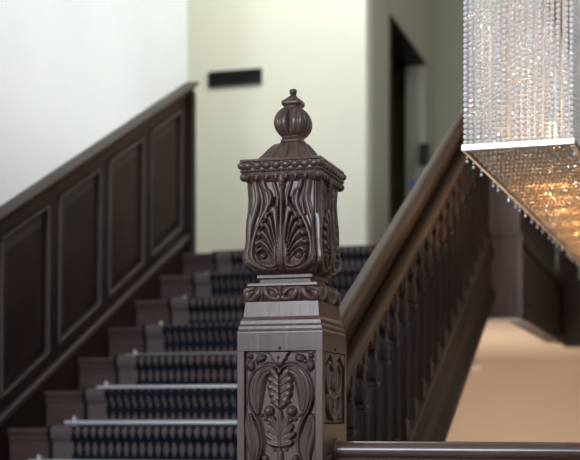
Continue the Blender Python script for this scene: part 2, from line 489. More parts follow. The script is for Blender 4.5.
# carved vase body
vz = [(273.2, 44), (272.6, 56), (271, 62.5), (268.5, 68), (265, 72), (261, 74.6), (256, 75.4), (248, 74.2), (238, 72), (225, 70.4), (210, 69.4), (195, 69.2), (178, 70)]
vzz = np.array([zy(a) for a, _ in vz]); vhh = np.array([hx(w) - .0045 for _, w in vz])
def vase_relief(s, z, hw):
    q = s / hw
    X = 185 + q * 152; Y = (420 - z / ZPX - 170) * 4.38
    R = Relief(X, Y, np.zeros_like(X)); C = 185
    def half(x):
        # swelling lobe of the foot, hollowed inside the scroll
        R.boss(x, (108, 352), 76, .0075, 0, 92)
        # scroll rim sweeping from the foot up to the corners
        R.ridge(x, [(178, 424), (148, 436), (100, 432), (56, 404), (36, 356), (34, 300), (42, 236), (58, 176), (70, 120), (62, 50)], 14, .0080, base=.0035, taper=0)
        R.ridge(x, [(120, 414), (90, 408), (66, 380), (58, 330), (66, 268), (88, 210), (110, 168), (118, 120), (96, 46)], 11, .0052, base=.0035, taper=0)
        R.ridge(x, [(128, 150), (134, 110), (122, 84), (106, 82)], 8, .0100, base=.001)
        R.ridge(x, [(82, 190), (92, 140), (88, 96), (74, 56)], 8, .0050, base=.002)
        R.ridge(x, [(164, 150), (160, 100), (146, 52)], 9, .0060, base=.001)
        R.groove(x, [(112, 412), (82, 396), (68, 350), (72, 290), (92, 228), (118, 184), (138, 150), (150, 120)], 5, .0095)
        # fan of leaf lobes with deep slits between them
        for i, (tx, ty) in enumerate([(146, 168), (122, 192), (104, 226), (92, 264), (86, 304), (92, 340)]):
            R.ridge(x, [(178 - i * 2, 414), (176 + (tx - 176) * .22, 414 + (ty - 414) * .42), (176 + (tx - 176) * .55, 414 + (ty - 414) * .80), (tx + 5, ty), (tx - 5, ty + 10)], 15, .0095, taper=0, base=.0065 - .0006 * i)
        for i, (tx, ty) in enumerate([(134, 184), (113, 212), (98, 248), (89, 288), (89, 326)]):
            R.groove(x, [(176 + (tx - 176) * .30, 414 + (ty - 414) * .45), (176 + (tx - 176) * .60, 414 + (ty - 414) * .78), (tx + 4, ty + 6), (tx - 8, ty + 14)], 4.2, .0120)
        R.ridge(x, [(174, 404), (152, 420), (120, 420), (94, 404), (82, 372)], 10, .0100, base=.0050, taper=0)
        R.pit(x, (108, 368), 24, .012)
        R.boss(x, (108, 374), 16, .0125, .000)
    R.both(C, half)
    R.ridge(X, [(185, 445), (185, 395), (184, 250), (184, 150), (185, 70)], 9, .0105, base=.003)
    R.ridge(X, [(185, 448), (185, 405), (185, 360)], 17, .0100, taper=1, base=.002)
    R.both(C, lambda x: R.groove(x, [(168, 446), (170, 390), (173, 240), (174, 130)], 4, .0060))
    R.boss(X, (185, 62), 15, .015, 0, 20); R.pit(X, (185, 66), 6, .004)
    m = np.clip((1 - np.abs(q)) / .07, 0, 1) * np.clip((452 - Y) / 18, 0, 1) * np.clip((Y - 30) / 6, 0, 1)
    return R.H * m
m = MB(); m.keep = True
for k in range(4):
    nx, nz = (170, 230) if k in (0, 1) else (60, 90)
    z_ = np.interp(np.linspace(0, 1, nz), np.linspace(0, 1, len(vzz)), vzz)
    zz = np.linspace(vzz[0] + 0, vzz[-1], nz)
    zz = vzz[0] + (vzz[-1] - vzz[0]) * np.linspace(0, 1, nz) ** 1.15
    hw = np.interp(zz, vzz, vhh)
    q = np.linspace(-1, 1, nx)
    Q, Z = np.meshgrid(q, zz); HW = np.repeat(hw[:, None], nx, 1)
    H = vase_relief(Q * HW, Z, HW)
    rnd = .0045 * np.clip((np.abs(Q) - .93) / .07, 0, 1) ** 2          # eased corners
    x, y = face_pts(k, Q * (HW - .0045 * np.clip((np.abs(Q) - .93) / .07, 0, 1) ** 2 * np.sign(1)), HW + H - rnd)
    P = np.zeros((nz, nx, 3)); P[..., 0], P[..., 1], P[..., 2] = x, y, Z
    m.grid(P, flip=False)
m.build('vase_body', W_NEWEL, newel)

# cap: bud row, rope, gadrooned slab
m = MB()
m.loft([(z, h, h * DF) for z, h in [(zy(180), hx(69)), (zy(178), hx(72)), (zy(174), hx(77)), (zy(171), hx(78)), (zy(170.6), hx(79)), (zy(168), hx(80)), (zy(167.6), hx(78)), (zy(160.5), hx(78)), (zy(160), hx(82)), (zy(157.8), hx(81)), (zy(157.2), hx(78))]], NX, NY)
for k in range(4):
    n = 8
    for i in range(n):      # gadroons
        s_ = (i - (n - 1) / 2) * (hx(76) * 2 / n)
        x, y = face_pts(k, s_, hx(78)); r = (.0122, .0072, .0088)
        if k in (1, 3): r = (.0072, .0134, .0088)
        m.ball((x, y, zy(163.8)), r)
    n = 26
    for i in range(n):      # rope of pearls
        s_ = (i - (n - 1) / 2) * (hx(80) * 2 / n)
        x, y = face_pts(k, s_, hx(80)); m.ball((x, y, zy(169.4)), (.0030, .0032, .0034), base=US2)
    n = 8
    for i in range(n):      # hanging leaf buds
        s_ = (i - (n - 1) / 2) * (hx(78) * 2 / n)
        x, y = face_pts(k, s_, hx(74)); m.ball((x, y, zy(174.0)), (.0098, .0070, .0062) if k in (0, 2) else (.0070, .0105, .0062))
        x, y = face_pts(k, s_, hx(76)); m.ball((x, y, zy(176.2)), (.0046, .0050, .0060))
    x, y = face_pts(k, 0, hx(73)); m.ball((x, y, zy(178)), (.009, .008, .014))
    x, y = face_pts(k, hx(78), hx(78)); m.ball((x, y, zy(163.8)), (.0105, .0105, .0085))
    x, y = face_pts(k, hx(74), hx(74)); m.ball((x, y, zy(175)), (.0115, .0115, .0095))
m.build('cap', W_NEWEL, newel)
# concave roof under the finial, with a leaf on every face
m = MB()
pr = [(.560, .0790), (.566, .0720), (.576, .0610), (.586, .0530), (.596, .0465), (.605, .0395), (.611, .0340), (.6145, .0290), (.6155, .0225)]
m.loft([(z, h, h * DF) for z, h in pr], NX, NY, smooth=False)
for k in range(4):
    for j in range(9):
        t = j / 8; z = .570 + .040 * t; h = np.interp(z, [p[0] for p in pr], [p[1] for p in pr])
        for s_ in (0, -.5, .5):
            x, y = face_pts(k, s_ * h, h - .002); rr = .0055 if s_ == 0 else .0042
            m.ball((x, y, z), (rr, rr, .006), base=US2)
m.build('roof', W_NEWEL, newel)

# finial
def lobed(prof, seg=96):
    v = []; f = []
    for z, r, sqr, gr in prof:      # radius, squareness, groove depth
        for j in range(seg):
            a = 2 * math.pi * (j + .5) / seg
            c, s_ = math.cos(a), math.sin(a)
            p = 2 + 6 * sqr
            rad = r / (abs(c) ** p + abs(s_) ** p) ** (1 / p)
            d = min(abs(((a / (math.pi / 2)) + .5) % 1 - .5), 1) * (math.pi / 2)   # angle from nearest face centre
            g = gr * math.exp(-(d / .09) ** 2)
            d2 = abs(d - .50); g += gr * .30 * math.exp(-(d2 / .05) ** 2)
            rad *= 1 - g
            v.append((NX + rad * c, NY + rad * s_ * 1.04, z - .0078))
    n = len(prof)
    for i in range(n - 1):
        for j in range(seg):
            a = i * seg + j; b_ = i * seg + (j + 1) % seg
            f.append((a, b_, b_ + seg, a + seg))
    mm = MB(); mm.add(v, f, True); mm.add(v[:seg], [tuple(range(seg))[::-1]]); mm.add(v[-seg:], [tuple(range(seg))]); return mm
Pf = [(.621, .0225, .9, 0), (.6265, .0225, .9, 0), (.627, .0240, .9, 0), (.6325, .0240, .9, 0), (.633, .0215, .9, 0), (.6385, .0215, .9, 0)]
for i in range(25):
    t = i / 24; z = .6385 + .0675 * t
    r = .020 + .0185 * math.sin(math.pi * t ** .93) ** .72
    if t > .85: r = .020 + .0185 * math.sin(math.pi * t ** .93) ** .72 - .002 * (t - .85) / .15
    Pf.append((z, r, .50, .48 * math.sin(math.pi * min(1, t * 1.02)) ** .6 if t < .98 else 0))
Pf += [(.7068, .0180, .8, 0), (.7095, .0180, .8, 0), (.7105, .0215, .8, 0), (.7135, .0232, .6, 0), (.7175, .0232, .6, 0), (.7210, .0215, .6, 0), (.7228, .0180, .7, 0), (.7275, .0130, .6, 0), (.7320, .0085, .3, 0), (.7345, .0062, 0, 0)]
lobed(Pf).build('finial', W_NEWEL, newel)
m = MB(); m.lathe([(z - .0078, r) for z, r in [(.734, .006), (.7365, .0062), (.738, .0080), (.745, .0086), (.7475, .0072), (.7485, .0035)]], NX, NY, 20)
m.build('finial_knob', W_NEWEL, newel)

# ------------------------------------------------------------------ staircase
UL = -2.40
def vk(k): return 4.55 + .3026 * k
def zk(k): return -.0294 + .1423 * k
NOSE_W = zk(0) - M * vk(0)
stair = empty('staircase', (-1.6, 3.04, FL), 'dark wooden flight of stairs climbing behind the carved newel', 'staircase')
TT = .026
for k in range(-5, 7):
    v, z = vk(k), zk(k)
    back = vk(k + 1) + .025 if k < 6 else v + .2
    m = MB()
    poly = [(v + .004, z - TT), (v, z - TT * .55), (v + .002, z - .006), (v + .010, z), (back, z), (back, z - TT)]
    xr = -.862 if k > -5 else -.95
    m.prism_x(poly, UL, xr)
    m.build('tread', W_TREAD, stair)
    m = MB(); m.box(UL, xr, v + .020, v + .038, zk(k - 1) if k > -5 else FL, z - TT)
    m.box(UL, xr, v + .010, v + .020, z - TT - .016, z - TT)          # scotia
    m.build('riser', W_TREAD, stair, bevel=.002)
YT = vk(6) - .02
# wall string (left) with its cap strip
m = MB(); m.slope_box(UL - .022, UL - .0005, 3.05, 6.44, NOSE_W - .40, NOSE_W + .045)
m.build('wall_string', W_DARK, stair)
m = MB(); m.slope_box(UL - .022, UL + .016, 3.05, 6.44, NOSE_W + .045, NOSE_W + .072)
m.build('string_cap', wood('string_cap_oak', (.05, .036, .034), (.09, .066, .062), .42, 'y', .1), stair, bevel=.004)
# outer string
WR = -1.351 - .0104 * 0  # bottom of upper handrail (w)
def wv(z, v=4.24): return z - M * v
SB, ST = wv(-.27), wv(-.005)
m = MB()
xo = -.80
sec = [(-.862, SB + .0), (-.862, ST), (xo - .006, ST), (xo - .006, SB + .225), (xo + .006, SB + .215), (xo + .006, SB + .19), (xo - .008, SB + .18), (xo - .008, SB + .05), (xo + .008, SB + .035), (xo + .010, SB + .006), (xo, SB)]
m.sweep_slope(sec, 3.06, 5.93); m.build('outer_string', W_STRING, stair)
m = MB(); m.slope_box(UL, -.875, 3.3, 6.12, NOSE_W - .205, NOSE_W - .185)
m.build('flight_soffit', P_BEIGE, stair)

# runner carpet
XL, XR = -2.235, -1.03
path = []; r = .012
path.append((3.00, FL + .001))
for k in range(-5, 7):
    v, z = vk(k), zk(k); z0 = zk(k - 1) if k > -5 else FL
    path += [(v + .019, z0 + .0), (v + .019, z - TT - .018), (v + .008, z - TT - .012), (v + .002, z - TT - .002), (v - .001, z - TT * .6), (v + .001, z - .008), (v + .006, z - .001), (v + .014, z + .001)]
path.append((7.9, zk(6) + .001))
th = .009
P = [Vector((a, b_)) for a, b_ in path]
out = []
for i, p in enumerate(P):
    d1 = (p - P[i - 1]).normalized() if i > 0 else None
    d2 = (P[i + 1] - p).normalized() if i < len(P) - 1 else None
    if d1 is None: d1 = d2
    if d2 is None: d2 = d1
    n1 = Vector((-d1.y, d1.x)); n2 = Vector((-d2.y, d2.x)); nb = (n1 + n2)
    nb.normalize(); out.append(p + nb * (th / max(.5, nb.dot(n1))))
n = len(P)
V = []
for x in (XL, XR):
    V += [(x, p.x, p.y) for p in P] + [(x, p.x, p.y) for p in out]
F = []; UVs = []
cum = [0]
for i in range(n - 1): cum.append(cum[-1] + (out[i + 1] - out[i]).length)
Wd = XR - XL
for i in range(n - 1):
    F.append((n + i, 3 * n + i, 3 * n + i + 1, n + i + 1)); UVs.append([(0, cum[i]), (Wd, cum[i]), (Wd, cum[i + 1]), (0, cum[i + 1])])
    F.append((i, n + i, n + i + 1, i + 1)); UVs.append([(0, cum[i]), (0, cum[i]), (0, cum[i + 1]), (0, cum[i + 1])])
    F.append((2 * n + i, 2 * n + i + 1, 3 * n + i + 1, 3 * n + i)); UVs.append([(Wd, cum[i])] * 4)
me = bpy.data.meshes.new('stair_runner'); me.from_pydata(V, [], F); uvl = me.uv_layers.new(name='UVMap')
li = 0
for q in UVs:
    for c in q: uvl.data[li].uv = c; li += 1
me.materials.append(CARPET)
runner = bpy.data.objects.new('stair_runner', me); col.objects.link(runner)
base_origin(runner, (-1.63, 3.04, FL))
tag(runner, 'navy and taupe patterned carpet runner laid up the middle of the stairs', 'carpet')

# rods
words = {-4: 'below the picture, second step', -3: 'third step up', -2: 'fourth step up', -1: 'lowest in view, only its knob showing',
         0: 'lowest full rod in view, bottom left of the photo', 1: 'second full rod up from the bottom', 2: 'third and faintest full rod up from the bottom',
         3: 'just above the third full rod, only its knob showing', 4: 'second knob down from the top landing', 5: 'highest one, its knob just below the top landing'}
def make_rod(k):
    v = vk(k + 1) + .019 - th - .0085; z = zk(k) + th + .0105
    root = empty('stair_rod', ((XL + XR) / 2, v, z), 'pale metal stair rod, ' + words[k], 'stair rod', 'stair rods holding the runner')
    m = MB(); m.tube((XL - .075, v, z), (XR + .075, v, z), .0082); m.build('rod', STEEL, root)
    for x in (XL - .035, XR + .035):
        m = MB(); m.tube((x, v, z), (x, v + .022, z), .0075); m.ball((x, v - .003, z + .004), (.0085, .0105, .0115)); m.box(x - .006, x + .006, v - .004, v + .018, z - .016, z + .018); m.ball((x, v - .004, z + .02), (.006, .006, .007))
        m.build('bracket', STEEL, root, bevel=.001)
for k in range(-1, 6): make_rod(k)

# ------------------------------------------------------------------ balustrade of the flight
bal = empty('stair_balustrade', (-.83, 3.06, FL), 'dark balustrade rising right from the carved newel to the upper newel', 'balustrade')
y0, y1 = 3.058, 5.925
HR = wv(.643)
cx = -.832
def railsec(c, w, b0, t, n=14):
    s_ = []
    for i in range(n):
        a = 2 * math.pi * i / n
        ca, sa = math.cos(a), math.sin(a)
        s_.append((c + w * math.copysign(abs(ca) ** .7, ca), b0 + t / 2 + t / 2 * math.copysign(abs(sa) ** .8, sa)))
    return s_
m = MB(); m.sweep_slope(railsec(cx - .004, .0235, HR + .006, .040, 18), y0, y1); m.build('handrail', W_RAIL, bal)
m = MB(); m.slope_box(cx - .026, cx - .012, y0, y1, wv(.545), HR + .012); m.build('under_rail', W_DARK, bal)
m = MB(); m.sweep_slope(railsec(cx + .008, .022, wv(.528), .040, 14), y0, y1); m.build('moulded_rail', W_RAIL, bal)
m = MB(); m.slope_box(cx - .028, cx + .030, y0, y1, ST, ST + .022); m.build('base_rail', W_BAL, bal, bevel=.004)
sp = .137; ys = [3.13 + sp * i for i in range(21)]; ys = [y for y in ys if y < 5.9]
def baluster(m, x, y, zb, zt):
    L = zt - zb
    m.loft([(zb - .03, .022, .022), (zb + L * .10, .022, .022), (zb + L * .105, .018, .018),
            (zb + L * .66, .017, .017), (zb + L * .665, .022, .022), (zb + L * .685, .022, .022)], x, y)
    m.lathe([(zb + L * .68, .014), (zb + L * .71, .020), (zb + L * .75, .023), (zb + L * .79, .022), (zb + L * .83, .017), (zb + L * .85, .013), (zb + L * .86, .019), (zb + L * .88, .019), (zb + L * .885, .014)], x, y, 12)
    m.loft([(zb + L * .86, .018, .018), (zt + .006, .016, .016)], x, y)
    for sx in (-1, 1):       # raised flutes on each side of the shaft
        for dy in (-.0115, .0115): m.box(x + sx * .012, x + sx * .0215, y + dy - .0035, y + dy + .0035, zb + L * .12, zb + L * .65)
for y in ys:
    m = MB(); baluster(m, cx, y, ST + .022 + M * y, wv(.530) + M * y); m.build('baluster', W_BAL, bal)
def arcade(x0, x1, ya, yb, top, m_slope, d=.115, n=14):
    """board with a pointed arch over each bay and a drop between"""
    mm = MB(); T = []; B = []
    for i in range(n + 1):
        t = i / n; y = ya + (yb - ya) * t
        T.append((y, top + m_slope * y)); q = abs(2 * t - 1)
        B.append((y, top + m_slope * y - .022 - d * q ** 2.2))
    for i in range(n):
        mm.prism_x([T[i], T[i + 1], B[i + 1], B[i]], x0, x1)
    return mm
mm = MB()
for a, b_ in zip(ys[:-1], ys[1:]):
    q = arcade(cx - .012, cx + .014, a, b_, wv(.532), M); mm.add(q.v, q.f)
    for t, dz in ((.18, -.058), (.82, -.058), (.5, -.03)):
        y = a + (b_ - a) * t; mm.ball((cx + .012, y, wv(.532) + M * y + dz), (.010, .012, .015), base=US2)
mm.build('carved_arcade', W_BAL, bal)

# ------------------------------------------------------------------ upper newel, gallery
ZL = zk(6)
FU, FB, FTp = -.685, .455, .765
up = empty('newel_post', (-.78, 6.03, FB - .01), 'plain greyish newel post at the top of the stairs, standing on a deeper block', 'newel post')
m = MB(); m.box(-.885, FU - .012, 5.93, 6.13, FB - .01, .79); m.box(-.890, FU - .006, 5.922, 6.138, .79, .812); m.box(-.888, FU - .008, 5.925, 6.135, FB - .016, FB)
m.build('block', W_GREY, up, bevel=.004)
m = MB(); m.loft([(.812, .083, .083), (1.62, .083, .083), (1.64, .098, .098), (1.66, .098, .098), (1.67, .088, .088), (1.70, .088, .088), (1.73, .03, .03)], -.79, 6.03)
m.build('post', W_GREY, up, bevel=.003)
m = MB(); m.lathe([(1.72, .03), (1.74, .028), (1.76, .05), (1.80, .062), (1.84, .05), (1.87, .025), (1.89, .018), (1.90, .005)], -.79, 6.03); m.build('finial', W_GREY, up)

up2 = empty('newel_post', (-.60, 8.2, FB - .02), 'dark square gallery newel at the right edge, beyond the chandelier', 'newel post')
m = MB(); m.box(-.69, -.50, 8.11, 8.30, FB - .025, .80); m.box(-.735, -.49, 8.10, 8.31, .80, .82); m.build('block', W_BAL, up2, bevel=.004)
m = MB(); m.loft([(.82, .06, .06), (1.62, .06, .06), (1.64, .075, .075), (1.67, .075, .075), (1.70, .03, .03)], -.665, 8.205); m.build('post', W_BAL, up2, bevel=.003)

def gallery(name, label, horiz, a0, a1, fixed):
    g = empty(name, ((fixed, a0, ZL) if horiz == 'y' else (a0, fixed, ZL)), label, 'balustrade')
    def bx(m, a, b_, c0, c1, z0, z1):
        if horiz == 'y': m.box(fixed + c0, fixed + c1, a, b_, z0, z1)
        else: m.box(a, b_, fixed + c0, fixed + c1, z0, z1)
        return m
    bx(MB(), a0, a1, -.035, .035, ZL + .74, ZL + .79).build('handrail', W_BAL, g, bevel=.012)
    bx(MB(), a0, a1, -.025, .025, ZL + .64, ZL + .67).build('moulded_rail', W_BAL, g, bevel=.006)
    bx(MB(), a0, a1, -.030, .030, ZL, ZL + .035).build('base_rail', W_BAL, g, bevel=.004)
    n = int((a1 - a0) / .125)
    for i in range(n):
        a = a0 + (a1 - a0) * (i + .5) / n
        m = MB(); x, y = (fixed, a) if horiz == 'y' else (a, fixed)
        baluster(m, x, y, ZL + .035, ZL + .64); m.build('baluster', W_BAL, g)
gallery('gallery_balustrade', 'dark balustrade along the landing edge behind the chandelier', 'y', 6.14, 8.10, -.745)
gallery('gallery_balustrade', 'far dark balustrade crossing to the right edge behind the chandelier', 'x', -.48, 2.1, 8.2)

def struct(o): return tag(o, kind='structure')
def sbox(name, mat, *a, bevel=0): return struct(MB().box(*a).build(name, mat, bevel=bevel))
# landing edge fascias
m = MB(); m.box(-.78, FU - .012, 6.135, 8.11, FB, FTp); m.box(-.78, FU + .004, 6.135, 8.11, FTp, ZL - .004); m.box(-.72, FU, 6.135, 8.11, FB - .012, FB + .02); m.box(-.72, FU - .006, 6.3, 7.95, FB + .06, FB + .075); m.box(-.72, FU - .006, 6.3, 7.95, FTp - .045, FTp - .03)
struct(m.build('trim_1', W_DARK, bevel=.003))
m = MB(); m.box(-.49, 2.18, 8.13, 8.24, FB, FTp); m.box(-.49, 2.18, 8.115, 8.24, FTp, ZL - .004); m.box(-.49, 2.18, 8.118, 8.24, FB - .012, FB + .02)
struct(m.build('trim_2', W_DARK, bevel=.003))
# floors
sbox('floor', FLOOR, -2.43, 2.2, -2.2, 3.02, FL - .2, FL)
m = MB(); m.box(-4.6, -.87, 6.62, 10.3, ZL - .05, ZL - .0005); m.box(-.87, -.75, 6.14, 10.3, ZL - .05, ZL - .0005); m.box(-.75, 2.2, 8.24, 10.3, ZL - .05, ZL - .0005)
struct(m.build('floor_landing', FLOOR))
m = MB(); m.box(-4.6, -.787, 6.14, 10.3, FB, FB + .04); m.box(-.787, 2.2, 8.25, 10.3, FB, FB + .04)
struct(m.build('ceiling_lower', P_BEIGE))
sbox('floor_lower', FLOOR, -4.6, 2.2, 3.05, 10.3, -3.1, -3.0)
sbox('wall_lower_front', P_BEIGE, -2.43, 2.2, 2.98, 3.03, -3.0, FL - .2)

# ------------------------------------------------------------------ walls
ZC = 3.9
sbox('wall_left', P_WHITE, -2.62, -2.425, -2.2, 6.515, -3.0, ZC)
sbox('wall_landing', P_WHITE, -4.7, -2.62, 6.25, 6.515, -3.0, ZC)
sbox('wall_landing_end', P_CREAM, -4.8, -4.6, 6.25, 10.3, -3.0, ZC)
sbox('wall_back', P_CREAM, -4.6, -1.84, 8.0, 8.15, ZL, ZC)
# corridor wall with its doorway
D0, D1, DT, CW = 8.68, 9.92, 2.62, -1.84
m = MB(); m.box(CW - .14, CW, 8.15, D0, ZL, ZC); m.box(CW - .14, CW, D1, 10.3, ZL, ZC); m.box(CW - .14, CW, D0, D1, DT, ZC)
struct(m.build('wall_corridor', P_GREY))
m = MB(); m.box(CW - .139, CW - .001, D1 - .008, D1, ZL, DT - .02); struct(m.build('trim_3', P_CREAM))
m = MB(); m.box(CW - .20, CW - .145, D0 - .05, D0 + .03, ZL, DT + .06); m.box(CW - .20, CW - .145, D0 + .03, D1 + .05, DT - .01, DT + .06)
m.box(CW - .138, CW + .012, D0 - .012, D0 + .02, ZL, DT); m.box(CW - .138, CW + .012, D0 + .02, D1, DT - .02, DT)
struct(m.build('door_1', W_DARK, bevel=.003))
sbox('wall_side_room', W_DARK, -3.2, -3.1, 8.15, 10.3, ZL, ZC)
sbox('wall_far', P_GREEN, -4.6, 2.2, 10.3, 10.45, FB + .04, ZC)
sbox('wall_lower_far', P_BEIGE, -4.6, 2.2, 10.3, 10.45, -3.0, FB + .04)
sbox('wall_right', P_WHITE, 2.2, 2.4, -2.2, 10.45, -3.0, ZC)
sbox('wall_behind', P_WHITE, -2.62, 2.4, -2.4, -2.2, -3.0, ZC)
sbox('ceiling', P_CEIL, -4.8, 2.4, -2.4, 10.45, ZC, ZC + .1)
# unseen windows added to dress the area lamps that stand in for daylight
def added_window(name, axis, c, w, h, at, side):
    m = MB()
    def bar(a0, a1, z0, z1, d=.05):
        if axis == 'y': m.box(a0, a1, min(at, at + side * d), max(at, at + side * d), z0, z1)
        else: m.box(min(at, at + side * d), max(at, at + side * d), a0, a1, z0, z1)
    a0, a1, z0, z1 = c[0] - w / 2, c[0] + w / 2, c[1] - h / 2, c[1] + h / 2
    bar(a0 - .07, a0, z0 - .07, z1 + .07); bar(a1, a1 + .07, z0 - .07, z1 + .07); bar(a0, a1, z1, z1 + .07); bar(a0, a1, z0 - .07, z0)
    for i in range(1, 3): bar(a0 + (a1 - a0) * i / 3 - .012, a0 + (a1 - a0) * i / 3 + .012, z0, z1, .03)
    for i in range(1, 4): bar(a0, a1, z0 + (z1 - z0) * i / 4 - .012, z0 + (z1 - z0) * i / 4 + .012, .02)
    struct(m.build(name, WHITE))
added_window('added_window_1', 'y', (-1.50, 1.45), 1.15, 1.6, -2.2, 1)
added_window('added_window_2', 'x', (5.2, 2.5), 2.2, 1.9, 2.2, -1)

# ------------------------------------------------------------------ wainscot on the left wall
wa = empty('wainscot_panelling', (-2.42, 4.6, zk(0)), 'dark wood wall panelling rising beside the stairs under the white wall', 'wall panelling')
B0, T0 = NOSE_W + .072, wv(.776, 4.5) - .01
m = MB(); m.slope_box(-2.4248, -2.415, 3.0, 6.44, B0, T0 - .03); m.build('backing_board', W_DARK, wa)
m = MB(); m.slope_box(-2.4248, -2.398, 3.0, 6.44, B0, B0 + .055); m.build('bottom_rail', W_DARK, wa, bevel=.003)
m = MB(); m.slope_box(-2.4248, -2.398, 3.0, 6.44, T0 - .10, T0 - .035); m.build('top_rail', W_DARK, wa, bevel=.003)
sec = [(-2.4248, T0 - .045), (-2.385, T0 - .045), (-2.378, T0 - .030), (-2.372, T0 - .024), (-2.358, T0 - .018), (-2.356, T0 - .004), (-2.368, T0), (-2.4248, T0)]
m = MB(); m.sweep_slope(sec, 3.0, 6.50); m.build('cap_rail', wood('cap_rail_oak', (.028, .017, .013), (.055, .032, .025), .5, 'y', .0, .1, .3), wa)
st = [3.02, 3.47, 3.96, 4.45, 4.93, 5.42, 5.905, 6.40]
for y in st:
    m = MB(); h = .042 if y < 6.3 else .04
    m.slope_box(-2.4248, -2.396, y - h, y + h, B0 + .05, T0 - .095); m.build('stile', W_DARK, wa, bevel=.003)
for a, b_ in zip(st[:-1], st[1:]):
    a += .042; b_ -= .042; w0, w1 = B0 + .055, T0 - .10
    m = MB()
    m.slope_box(-2.416, -2.388, a, a + .014, w0, w1); m.slope_box(-2.416, -2.388, b_ - .014, b_, w0, w1)
    m.slope_box(-2.416, -2.388, a, b_, w0, w0 + .016); m.slope_box(-2.416, -2.388, a, b_, w1 - .016, w1)
    m.build('panel_moulding', wood('moulding_oak', (.03, .020, .018), (.058, .040, .037), .42, 'z', .1) if 'moulding_oak' not in bpy.data.materials else bpy.data.materials['moulding_oak'], wa, bevel=.004)
    m = MB()
    i0, i1 = a + .03, b_ - .03; j0, j1 = w0 + .035, w1 - .035
    v = []
    for x, g in ((-2.414, 0), (-2.400, .03)):
        for y, w in ((i0 + g, j0 + g), (i1 - g, j0 + g), (i1 - g, j1 - g), (i0 + g, j1 - g)): v.append((x, y, w + M * y))
    m.add(v, [(4, 5, 6, 7)] + [(i, (i + 1) % 4, 4 + (i + 1) % 4, 4 + i) for i in range(4)])
    m.build('raised_panel', W_DARK, wa)
m = MB(); m.box(-2.424, -2.372, 6.442, 6.50, ZL - .1, T0 - .03 + M * 6.45); m.build('end_post', W_DARK, wa, bevel=.003)

# ------------------------------------------------------------------ small fittings
vent = empty('wall_vent', (-2.66, 8.0, 2.10), 'black slotted vent strip high on the cream wall left of the newel finial', 'vent')
m = MB(); x0, x1, z0, z1 = -2.835, -2.49, 2.055, 2.150
m.box(x0, x1, 7.984, 8.0, z1 - .012, z1); m.box(x0, x1, 7.984, 8.0, z0, z0 + .012); m.box(x0, x0 + .012, 7.984, 8.0, z0 + .012, z1 - .012); m.box(x1 - .012, x1, 7.984, 8.0, z0 + .012, z1 - .012)
m.box(x0 + .012, x1 - .012, 7.996, 8.0, z0 + .012, z1 - .012); m.build('frame', BLACK, vent)
for i in range(4):
    z = z0 + .024 + i * .0165
    m = MB(); m.prism_x([(7.986, z - .004), (7.995, z + .003), (7.995, z + .006), (7.986, z - .001)], x0 + .012, x1 - .012); m.build('slat', BLACK, vent)
# notice on the far jamb of the doorway
nt = empty('wall_notice', (-1.90, 9.91, 1.60), 'pale notice with a blue square on the door jamb, just above the handrail', 'notice')
z0n = 1.66
m = MB(); m.box(-1.978, -1.846, 9.905, 9.911, z0n - .16, z0n + .13); m.build('board', PAPER, nt, bevel=.002)
m = MB(); m.box(-1.955, -1.90, 9.903, 9.905, z0n + .03, z0n + .095); m.build('blue_print', BLUE, nt)
bxo = empty('wall_box', (CW, 9.91, 1.86), 'small black box at the corner of the far door jamb, above the handrail', 'wall box')
m = MB(); m.box(CW - .035, CW + .04, 9.87, 9.911, 1.86, 2.02); m.build('housing', BLACK, bxo, bevel=.006)
m = MB(); m.box(CW - .028, CW + .033, 9.865, 9.87, 1.88, 2.0); m.build('cover_plate', BLACK, bxo)
sn = empty('wall_sensor', (-1.515, 10.3, .40), 'tiny pale round sensor on the beige wall beside the stair string', 'sensor')
m = MB(); m.tube((-1.515, 10.3, .40), (-1.515, 10.28, .40), .034, 20); m.ball((-1.515, 10.278, .40), (.02, .015, .02)); m.build('housing', PALE, sn)

# ------------------------------------------------------------------ lower handrail running right from the newel
lo = empty('landing_railing', (-.70, 2.94, FL), 'polished round handrail crossing the bottom right corner from the newel', 'railing')
zr = -.067
m = MB()
pr = []
n = 20
sec = [(2.945 + .023 * math.cos(2 * math.pi * i / n), zr + .0205 * math.sin(2 * math.pi * i / n)) for i in range(n)]
m.prism_x(sec, NX + HB + .001, 2.19, smooth=True); m.build('handrail', W_RAIL_X, lo)
m = MB(); m.tube((NX + HB, 2.945, zr), (NX + HB + .008, 2.945, zr), .028, 20); m.build('rail_collar', W_RAIL_X, lo)
m = MB(); m.box(NX + HB, 2.19, 2.93, 2.96, zr - .032, zr - .016); m.build('under_rail', W_BAL, lo)
m = MB(); m.box(NX + HB, 2.19, 2.915, 2.975, FL, FL + .04); m.build('base_rail', W_BAL, lo, bevel=.004)
for i in range(22):
    x = -.66 + i * .13
    m = MB(); baluster(m, x, 2.945, FL + .07, zr - .05); m.build('baluster', W_BAL, lo)

